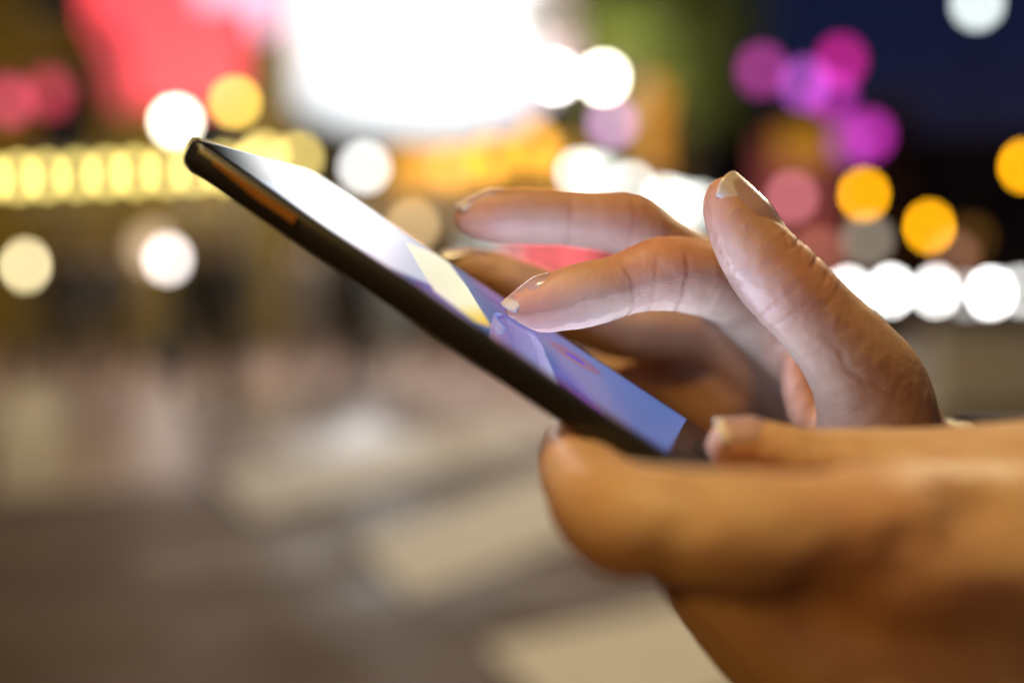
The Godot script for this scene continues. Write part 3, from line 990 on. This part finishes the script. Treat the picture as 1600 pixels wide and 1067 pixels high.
func typing_hand():
	var index := [[806, 489, 257, 17], [822, 484, 257, 27], [850, 477, 257, 37], [890, 466, 258, 44], [930, 457, 260, 45], [968, 447, 262, 42], [1005, 434, 264, 47], [1040, 427, 267, 53], [1090, 432, 272, 55], [1140, 446, 281, 58], [1190, 468, 292, 62]]
	var middle := [[732, 341, 290, 19], [748, 340, 290, 29], [775, 339, 290, 37], [820, 338, 291, 40], [880, 341, 292, 40], [940, 346, 293, 42], [985, 352, 295, 46], [1030, 384, 299, 47], [1100, 430, 308, 54], [1180, 470, 318, 62]]
	var ring := [[704, 408, 316, 14], [730, 418, 316, 25], [770, 434, 317, 36], [830, 458, 318, 41], [890, 484, 320, 42], [940, 502, 324, 46], [985, 512, 328, 48], [1050, 512, 334, 50], [1140, 512, 342, 58]]
	var little := [[860, 575, 345, 18], [890, 585, 346, 32], [950, 594, 348, 38], [1010, 590, 351, 41], [1060, 575, 354, 43], [1130, 565, 358, 52]]
	var thumb := [[1132, 298, 250, 15], [1134, 312, 250, 23], [1143, 334, 250, 32], [1160, 362, 250, 41], [1191, 407, 250, 52], [1230, 450, 250, 57], [1275, 497, 251, 57], [1325, 552, 254, 66], [1362, 610, 260, 78], [1374, 680, 266, 84], [1390, 745, 272, 82]]
	var f := Field.new(H(700, 300, 300), H(1130, 290, 250), 0.0013)
	for q in [index, middle, ring, little, thumb, [[1500, 800, 300, 110], [1300, 780, 330, 80]]]:
		for p in q: f.grow(H(p[0], p[1], p[2]), p[3] / LENS * p[2] * SMALL + 0.004)
	f.grow(H(1760, 860, 320), 0.026)
	f.start()
	f.group(chain(index), 0.002, 0.0)
	f.group(chain(middle), 0.002, 0.0006)
	f.group(chain(ring), 0.002, 0.0006)
	f.group(chain(little), 0.002, 0.0006)
	# palm: one flesh from the knuckles to the wrist and the forearm behind the other hand
	var palm := []
	palm += chain([[1185, 468, 294, 60], [1290, 560, 294, 62], [1400, 690, 294, 76]], 3)
	palm += chain([[1180, 472, 319, 58], [1280, 580, 316, 62], [1400, 720, 306, 78]], 3)
	palm += chain([[1142, 514, 342, 56], [1250, 610, 332, 62], [1390, 740, 316, 78]], 3)
	palm += chain([[1130, 566, 358, 50], [1230, 660, 345, 62], [1380, 770, 322, 76]], 3)
	palm += chain([[1030, 600, 356, 40], [1110, 640, 352, 52], [1230, 700, 340, 66], [1380, 775, 322, 76]], 3)
	palm += chain([[1395, 760, 302, 84], [1520, 790, 304, 88], [1760, 850, 318, 100]], 3)
	f.group(palm, 0.008, 0.006)
	f.group(chain(thumb), 0.003, 0.005)
	# the web of skin between thumb and palm
	f.group(chain([[1238, 555, 282, 15], [1244, 600, 281, 21], [1262, 655, 280, 25], [1310, 720, 280, 40]], 3), 0.002, 0.0025)
	phone_cut(f)
	var pad := -pn
	var tips := [
		tip_frame(H(790, 492, 257), H(930, 457, 260), pad),
		tip_frame(H(716, 342, 290), H(880, 341, 292), Vector3(0.2, -1, 0.3)),
		tip_frame(H(692, 404, 316), H(830, 458, 318), Vector3(0.3, -1, 0.3)),
		tip_frame(H(1126, 285, 250), H(1191, 407, 250), Vector3(-0.8, -0.5, 0.5)),
	]
	var ia := H(1005, 434, 264) - H(930, 457, 260)
	var ta := H(1235, 455, 250) - H(1191, 407, 250)
	var tb := H(1325, 552, 254) - H(1275, 497, 251)
	var ma := H(940, 346, 293) - H(820, 338, 291)
	var cam := Vector3(0, 0, 1)
	var creases := [
		crease(H(966, 447, 262), ia, Vector3(-0.2, -0.8, 0.7), 0.011, 0.00055, 0.00055),
		crease(H(1018, 432, 265), Vector3(1, -0.15, 0), Vector3(0, -0.8, 0.7), 0.012, 0.0005, 0.00035),
		crease(H(1062, 428, 268), Vector3(1, -0.1, 0), Vector3(0, -0.8, 0.7), 0.013, 0.0006, 0.0006),
		crease(H(886, 341, 292), ma, Vector3(0, -0.7, 0.7), 0.011, 0.0006, 0.0005),
		crease(H(978, 350, 295), ma, Vector3(0, -0.6, 0.8), 0.011, 0.0006, 0.0005),
		# thumb: folds of the pad side at its joints
		crease(H(1208, 470, 250), ta, Vector3(-0.6, -0.4, 0.6), 0.010, 0.0005, 0.00045),
		crease(H(1228, 488, 250), ta, Vector3(-0.6, -0.4, 0.6), 0.010, 0.0005, 0.0004),
		crease(H(1300, 560, 252), Vector3(0.75, 0.66, 0), Vector3(-0.5, -0.3, 0.8), 0.012, 0.0006, 0.0005),
		crease(H(1330, 588, 254), Vector3(0.5, 0.85, 0), Vector3(-0.3, -0.2, 0.9), 0.013, 0.0006, 0.0004),
	]
	for k in 7:      # wrinkles over the thumb's knuckle
		var step: float = k * 12.0 + 5.0 * sin(k * 2.7)
		var c := H(1220 + step, 370 + step, 249)
		creases.append(crease(c, ta.rotated(cam, -0.25 + 0.06 * k), Vector3(0.75, 0.6, 0.25), 0.0075, 0.00034 + 0.0001 * (k % 3), 0.00030 + 0.0002 * ((k * 2) % 3)))
	for k in 5:
		var c := H(1225 + k * 17.0, 395 + k * 16.0, 247)
		creases.append(crease(c, (ta * 0.5).rotated(cam, 0.9 - 0.2 * k), Vector3(0.55, 0.4, 0.7), 0.006, 0.00035, 0.0004))
	var blush := [[H(830, 490, 257), 0.012, 1.0], [H(1120, 330, 250), 0.012, 0.6], [H(1000, 400, 262), 0.014, 0.7], [H(1246, 600, 276), 0.012, 0.5], [H(760, 345, 290), 0.012, 0.9], [H(1250, 430, 245), 0.012, 0.7], [H(960, 330, 290), 0.02, 0.5]]
	var base := Color(0.50, 0.295, 0.18)
	var origin := H(1400, 735, 302)
	var hand := thing("hand", "right hand tapping the phone's screen with its index finger, thumb raised", "hand", origin)
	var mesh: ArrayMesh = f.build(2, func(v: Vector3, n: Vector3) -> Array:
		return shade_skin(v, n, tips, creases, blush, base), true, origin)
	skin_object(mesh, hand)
	nail(f, hand, H(786, 482, 257), H(905, 424, 257), Vector3(-0.40, 0.9, 0.12), 0.0162, 0.0114, 0.0066, 0.0006, 0.09)
	nail(f, hand, H(712, 327, 290), H(880, 285, 290), Vector3(-0.1, 1, -0.15), 0.0165, 0.0114, 0.0066, 0.0005, 0.12)
	nail(f, hand, H(688, 397, 316), H(800, 408, 316), Vector3(0.1, 1, -0.1), 0.0155, 0.0108, 0.0064, 0.0004, 0.10)
	nail(f, hand, H(1129, 279, 249), H(1204, 366, 247), Vector3(0.58, 0.44, 0.80), 0.0178, 0.0124, 0.0078, 0.0006, 0.05, 0.30)
	# shirt cuff and dark sleeve of the same arm
	var ax := (H(1760, 762, 306) - H(1474, 762, 304)).normalized()
	sleeve("shirt_sleeve", "dark violet sleeve with white cuff behind the holding hand", H(1474, 762, 304), ax, 0.0186, 0.006, mat(Color(0.72, 0.70, 0.72), 0.8), H(1500, 763, 305), 0.0205, 0.30, mat(Color(0.035, 0.028, 0.05), 0.9))

func sleeve(called: String, label: String, c0: Vector3, ax: Vector3, r0: float, len0: float, m0: Material, s0: Vector3, r1: float, len1: float, m1: Material):
	var t := thing(called, label, "sleeve", c0)
	var x := ax.cross(Vector3.UP).normalized()
	var y := x.cross(ax)
	for part in [["cuff", c0, r0, len0 + 0.02, m0, 0.0], ["fabric", s0, r1, len1, m1, 1.0]]:
		var rings := []
		var prof := [[0.004, -0.0012], [0.0, -0.0008], [0.0, 0.0], [0.002, 0.0006]]
		for k in 14: prof.append([part[3] * (k + 1) / 14.0, 0.0])
		for q in prof:
			var ring := []
			for i in 48:
				var a := TAU * i / 48.0
				var p: Vector3 = part[1] + ax * q[0]
				var fold: float = noise_b.get_noise_3d(q[0] * 60.0, cos(a) * 1.3, sin(a) * 1.3 + 5.0) * 0.0022 * part[5]
				ring.append(p + (x * cos(a) + y * sin(a)) * (part[2] + q[1] + fold + q[0] * 0.05 * part[5]) - t.position)
			rings.append(ring)
		var st := SurfaceTool.new()
		st.begin(Mesh.PRIMITIVE_TRIANGLES)
		stitch(st, rings)
		st.generate_normals()
		part[4].cull_mode = BaseMaterial3D.CULL_DISABLED
		obj(part[0], st.commit(), part[4], t)

func holding_hand():
	var index := [[908, 664, 244, 26], [897, 692, 235, 39], [900, 722, 222, 52], [920, 762, 204, 63], [953, 800, 189, 76], [1000, 820, 179, 82], [1080, 828, 174, 83], [1190, 836, 172, 88], [1300, 844, 172, 92], [1400, 848, 173, 106]]
	var thumb := [[1132, 694, 214, 22], [1148, 698, 214, 32], [1175, 706, 214, 40], [1230, 722, 213, 47], [1290, 738, 212, 57], [1370, 752, 210, 74], [1480, 772, 206, 96], [1620, 800, 200, 135], [1760, 830, 196, 165]]
	var middle := [[1000, 790, 226, 50], [1060, 835, 206, 64], [1130, 895, 190, 78], [1230, 975, 182, 94], [1340, 1055, 180, 110], [1500, 1085, 182, 122]]
	var f := Field.new(H(900, 700, 220), H(1400, 850, 183), 0.0017)
	for q in [index, thumb, middle, [[1700, 1200, 196, 150], [1900, 950, 190, 200]]]:
		for p in q: f.grow(H(p[0], p[1], p[2]), p[3] / LENS * p[2] * SMALL + 0.004)
	f.start()
	f.group(chain(index), 0.003, 0.0)
	f.group(chain(middle), 0.004, 0.004)
	f.group(chain([[1080, 910, 238, 40], [1160, 975, 222, 66], [1270, 1055, 212, 90], [1420, 1140, 206, 110]], 3), 0.004, 0.0012)
	f.group(chain([[1120, 980, 285, 40], [1200, 1040, 272, 62], [1330, 1120, 256, 85], [1470, 1190, 240, 100]], 3), 0.004, 0.0012)
	var palm := []
	palm += chain([[1390, 852, 174, 104], [1560, 880, 186, 130], [1760, 910, 190, 150]], 3)
	palm += chain([[1450, 1060, 184, 116], [1600, 1020, 200, 130], [1780, 980, 196, 150]], 3)
	palm += chain([[1420, 1130, 208, 108], [1600, 1110, 212, 130], [1800, 1040, 202, 150]], 3)
	palm += chain([[1470, 1190, 240, 96], [1640, 1170, 222, 120], [1800, 1080, 206, 140]], 3)
	palm += chain([[1720, 880, 192, 175], [1900, 950, 192, 185]], 3)
	f.group(palm, 0.010, 0.008)
	f.group(chain(thumb), 0.003, 0.0060)
	phone_cut(f, 0.0002)
	var tips := [tip_frame(H(1112, 690, 214), H(1230, 722, 213), Vector3(0, -1, -0.2))]
	var fa := Vector3(1, 0.1, 0)
	var creases := [
		crease(H(950, 800, 193), Vector3(1, 0.9, 0), Vector3(-0.3, -0.4, 0.8), 0.012, 0.0008, 0.0003),
		crease(H(985, 820, 188), Vector3(1, 0.5, 0), Vector3(-0.2, -0.3, 0.9), 0.012, 0.0008, 0.0003),
		crease(H(1262, 715, 208), fa, Vector3(0, 0.7, 0.7), 0.009, 0.0006, 0.0003),
		crease(H(1282, 720, 208), fa, Vector3(0, 0.7, 0.7), 0.009, 0.0006, 0.0003),
		crease(H(1300, 724, 208), fa, Vector3(0, 0.7, 0.7), 0.009, 0.0006, 0.00025),
	]
	# the hollow between thumb and knuckle, and the dip behind the bent finger's joint
	creases.append(crease(H(1420, 885, 160), Vector3(0.5, -0.8, 0.2), Vector3(0, 0, 1), 0.022, 0.0075, 0.0065))
	creases.append(crease(H(1045, 850, 168), Vector3(1, -0.2, 0), Vector3(0, -0.3, 1), 0.016, 0.005, 0.0032))
	creases.append(crease(H(1560, 760, 180), Vector3(0.3, 1, 0), Vector3(0, 0.3, 1), 0.030, 0.006, 0.0035))
	creases.append(crease(H(1300, 775, 195), Vector3(0.15, 1, 0), Vector3(0, 0.3, 1), 0.020, 0.005, 0.0035))
	var blush := [[H(960, 830, 190), 0.012, 0.9], [H(880, 700, 216), 0.010, 0.8], [H(1140, 700, 212), 0.009, 0.6], [H(1390, 870, 168), 0.016, 0.7]]
	var base := Color(0.52, 0.315, 0.165)
	var origin := H(1720, 900, 192)
	var hand := thing("hand", "left hand in front, gripping the phone's lower end between thumb and curled fingers", "hand", origin)
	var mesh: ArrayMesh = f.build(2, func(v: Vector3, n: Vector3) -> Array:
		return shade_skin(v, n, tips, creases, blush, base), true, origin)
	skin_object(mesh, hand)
	nail(f, hand, H(1114, 668, 213), H(1230, 694, 213), Vector3(0.05, 1, 0.35), 0.0125, 0.0105, 0.0064, 0.0002, 0.06)
	var ax := (H(2300, 1090, 196) - H(1840, 930, 192)).normalized()
	sleeve("shirt_sleeve", "dark violet sleeve on the holding arm at the right edge", H(1850, 932, 192), ax, 0.026, 0.006, mat(Color(0.72, 0.70, 0.72), 0.8), H(1890, 945, 192), 0.029, 0.25, mat(Color(0.035, 0.028, 0.05), 0.9))


# ------------------------------------------------------------------ distance field -> one continuous mesh

class Field:
	var lo: Vector3
	var hi: Vector3
	var h: float
	var nx: int
	var ny: int
	var nz: int
	var f := PackedFloat32Array()

	func _init(a: Vector3, b: Vector3, cell: float):
		lo = Vector3(minf(a.x, b.x), minf(a.y, b.y), minf(a.z, b.z))
		hi = Vector3(maxf(a.x, b.x), maxf(a.y, b.y), maxf(a.z, b.z))
		h = cell

	func grow(p: Vector3, r: float):
		lo = Vector3(minf(lo.x, p.x - r), minf(lo.y, p.y - r), minf(lo.z, p.z - r))
		hi = Vector3(maxf(hi.x, p.x + r), maxf(hi.y, p.y + r), maxf(hi.z, p.z + r))

	func start():
		nx = int((hi.x - lo.x) / h) + 3
		ny = int((hi.y - lo.y) / h) + 3
		nz = int((hi.z - lo.z) / h) + 3
		f.resize(nx * ny * nz)
		f.fill(1.0)

	func group(segs: Array, k_in: float, k_out: float):
		if f.is_empty(): start()
		var g := PackedFloat32Array()
		g.resize(f.size())
		g.fill(1.0)
		var margin := 4.0 * h + maxf(k_in, k_out)
		var b0 := Vector3i(nx, ny, nz)
		var b1 := Vector3i.ZERO
		for s in segs:
			var a: Vector3 = s[0]; var b: Vector3 = s[1]
			var ra: float = s[2]; var rb: float = s[3]
			var r := maxf(ra, rb) + margin
			var mn := Vector3(minf(a.x, b.x), minf(a.y, b.y), minf(a.z, b.z)) - Vector3.ONE * r - lo
			var mx := Vector3(maxf(a.x, b.x), maxf(a.y, b.y), maxf(a.z, b.z)) + Vector3.ONE * r - lo
			var i0 := clampi(int(mn.x / h), 0, nx - 1); var i1 := clampi(int(mx.x / h) + 1, 0, nx - 1)
			var j0 := clampi(int(mn.y / h), 0, ny - 1); var j1 := clampi(int(mx.y / h) + 1, 0, ny - 1)
			var k0 := clampi(int(mn.z / h), 0, nz - 1); var k1 := clampi(int(mx.z / h) + 1, 0, nz - 1)
			b0 = Vector3i(mini(b0.x, i0), mini(b0.y, j0), mini(b0.z, k0))
			b1 = Vector3i(maxi(b1.x, i1), maxi(b1.y, j1), maxi(b1.z, k1))
			var ab := b - a
			var inv := 1.0 / maxf(ab.length_squared(), 1e-12)
			var dr := rb - ra
			for k in range(k0, k1 + 1):
				for j in range(j0, j1 + 1):
					var row := (k * ny + j) * nx
					var p := Vector3(lo.x + i0 * h, lo.y + j * h, lo.z + k * h) - a
					for i in range(i0, i1 + 1):
						var t := clampf(p.dot(ab) * inv, 0.0, 1.0)
						var d := (p - ab * t).length() - ra - dr * t
						p.x += h
						var o := g[row + i]
						if d < o + k_in:
							if o > d + k_in:
								g[row + i] = d
							else:
								var e := k_in - absf(o - d)
								g[row + i] = minf(o, d) - e * e * 0.25 / k_in
		for k in range(b0.z, b1.z + 1):
			for j in range(b0.y, b1.y + 1):
				var row := (k * ny + j) * nx
				for i in range(b0.x, b1.x + 1):
					var d := g[row + i]
					if d > 0.5: continue
					var o := f[row + i]
					var e := k_out - absf(o - d)
					f[row + i] = minf(o, d) - (e * e * 0.25 / k_out if e > 0.0 and k_out > 0.0 else 0.0)

	func at(p: Vector3) -> float:
		var q := (p - lo) / h
		var i := int(q.x); var j := int(q.y); var k := int(q.z)
		if q.x < 0.0 or q.y < 0.0 or q.z < 0.0 or i >= nx - 1 or j >= ny - 1 or k >= nz - 1: return 1.0
		var u := q - Vector3(i, j, k)
		var c := (k * ny + j) * nx + i
		var z := nx * ny
		var a := lerpf(lerpf(f[c], f[c + 1], u.x), lerpf(f[c + nx], f[c + nx + 1], u.x), u.y)
		var b := lerpf(lerpf(f[c + z], f[c + z + 1], u.x), lerpf(f[c + z + nx], f[c + z + nx + 1], u.x), u.y)
		return lerpf(a, b, u.z)

	func cut(sd: Callable):
		for k in nz:
			for j in ny:
				for i in nx:
					var at := (k * ny + j) * nx + i
					if f[at] < 4.0 * h:
						f[at] = maxf(f[at], -sd.call(lo + Vector3(i, j, k) * h))

	func build(rounds: int, look: Callable, finer: bool, origin := Vector3.ZERO) -> ArrayMesh:
		var at := PackedInt32Array()
		at.resize(f.size())
		at.fill(-1)
		var v := PackedVector3Array()
		var sy := nx
		var sz := nx * ny
		var off := PackedInt32Array([0, 1, sy, sy + 1, sz, sz + 1, sz + sy, sz + sy + 1])
		var ends := PackedInt32Array([0, 1, 2, 3, 4, 5, 6, 7, 0, 2, 1, 3, 4, 6, 5, 7, 0, 4, 1, 5, 2, 6, 3, 7])
		var corner := [Vector3(0, 0, 0), Vector3(1, 0, 0), Vector3(0, 1, 0), Vector3(1, 1, 0), Vector3(0, 0, 1), Vector3(1, 0, 1), Vector3(0, 1, 1), Vector3(1, 1, 1)]
		var cells := PackedInt32Array()
		for k in nz - 1:
			for j in ny - 1:
				var row := k * sz + j * sy
				for i in nx - 1:
					var c := row + i
					var d0 := f[c]
					if absf(d0) > 2.0 * h: continue
					var inside := 0
					for q in 8:
						if f[c + off[q]] < 0.0: inside += 1
					if inside == 0 or inside == 8: continue
					var sum := Vector3.ZERO
					var n := 0
					for e in 12:
						var a := ends[2 * e]; var b := ends[2 * e + 1]
						var da := f[c + off[a]]; var db := f[c + off[b]]
						if (da < 0.0) != (db < 0.0):
							sum += corner[a].lerp(corner[b], da / (da - db))
							n += 1
					at[c] = v.size()
					cells.append(c)
					v.append(lo + (Vector3(i, j, k) + sum / n) * h)
		var tri := PackedInt32Array()
		for c in cells:
			for axis in 3:
				var s1: int = [1, sy, sz][axis]
				var s2: int = [sy, sz, 1][axis]
				var s3: int = [sz, 1, sy][axis]
				var a_in := f[c] < 0.0
				if c + s1 >= f.size() or a_in == (f[c + s1] < 0.0): continue
				if c - s2 - s3 < 0: continue
				var q0 := at[c]; var q1 := at[c - s2]; var q2 := at[c - s2 - s3]; var q3 := at[c - s3]
				if q0 < 0 or q1 < 0 or q2 < 0 or q3 < 0: continue
				if a_in: tri.append_array(PackedInt32Array([q0, q2, q1, q0, q3, q2]))
				else: tri.append_array(PackedInt32Array([q0, q1, q2, q0, q2, q3]))
		for r in rounds: v = relaxed(v, tri)
		if finer:
			var mid := {}
			var out := PackedInt32Array()
			for t in range(0, tri.size(), 3):
				var m := PackedInt32Array([0, 0, 0])
				for e in 3:
					var a := tri[t + e]; var b := tri[t + (e + 1) % 3]
					var key := mini(a, b) * 4194304 + maxi(a, b)
					if not mid.has(key):
						mid[key] = v.size()
						v.append((v[a] + v[b]) * 0.5)
					m[e] = mid[key]
				out.append_array(PackedInt32Array([tri[t], m[0], m[2], tri[t + 1], m[1], m[0], tri[t + 2], m[2], m[1], m[0], m[1], m[2]]))
			tri = out
			v = relaxed(v, tri)
		var nrm := normals(v, tri)
		var col := PackedColorArray()
		col.resize(v.size())
		var uv := PackedVector2Array()
		uv.resize(v.size())
		for i in v.size():
			var got: Array = look.call(v[i], nrm[i])
			v[i] = v[i] + nrm[i] * got[0] - origin
			col[i] = got[1]
			uv[i] = got[2]
		nrm = normals(v, tri)
		var arr := []
		arr.resize(Mesh.ARRAY_MAX)
		arr[Mesh.ARRAY_VERTEX] = v
		arr[Mesh.ARRAY_NORMAL] = nrm
		arr[Mesh.ARRAY_COLOR] = col
		arr[Mesh.ARRAY_TEX_UV] = uv
		# where the fingertip ridges have faded the plain skin takes over, as a second surface on the same vertices
		var near := PackedInt32Array()
		var far := PackedInt32Array()
		for t in range(0, tri.size(), 3):
			if minf(uv[tri[t]].x, minf(uv[tri[t + 1]].x, uv[tri[t + 2]].x)) > 0.60: far.append_array(tri.slice(t, t + 3))
			else: near.append_array(tri.slice(t, t + 3))
		var m := ArrayMesh.new()
		for part in [near, far]:
			if part.is_empty(): continue
			arr[Mesh.ARRAY_INDEX] = part
			m.add_surface_from_arrays(Mesh.PRIMITIVE_TRIANGLES, arr)
		return m

	func relaxed(v: PackedVector3Array, tri: PackedInt32Array) -> PackedVector3Array:
		var s := PackedVector3Array()
		s.resize(v.size())
		var n := PackedInt32Array()
		n.resize(v.size())
		for t in range(0, tri.size(), 3):
			var a := tri[t]; var b := tri[t + 1]; var c := tri[t + 2]
			s[a] += v[b] + v[c]; s[b] += v[a] + v[c]; s[c] += v[a] + v[b]
			n[a] += 2; n[b] += 2; n[c] += 2
		for i in v.size():
			if n[i] > 0: s[i] = v[i].lerp(s[i] / n[i], 0.5)
			else: s[i] = v[i]
		return s

	func normals(v: PackedVector3Array, tri: PackedInt32Array) -> PackedVector3Array:
		var s := PackedVector3Array()
		s.resize(v.size())
		for t in range(0, tri.size(), 3):
			var a := tri[t]; var b := tri[t + 1]; var c := tri[t + 2]
			var q := (v[c] - v[a]).cross(v[b] - v[a])
			s[a] += q; s[b] += q; s[c] += q
		for i in v.size(): s[i] = s[i].normalized()
		return s
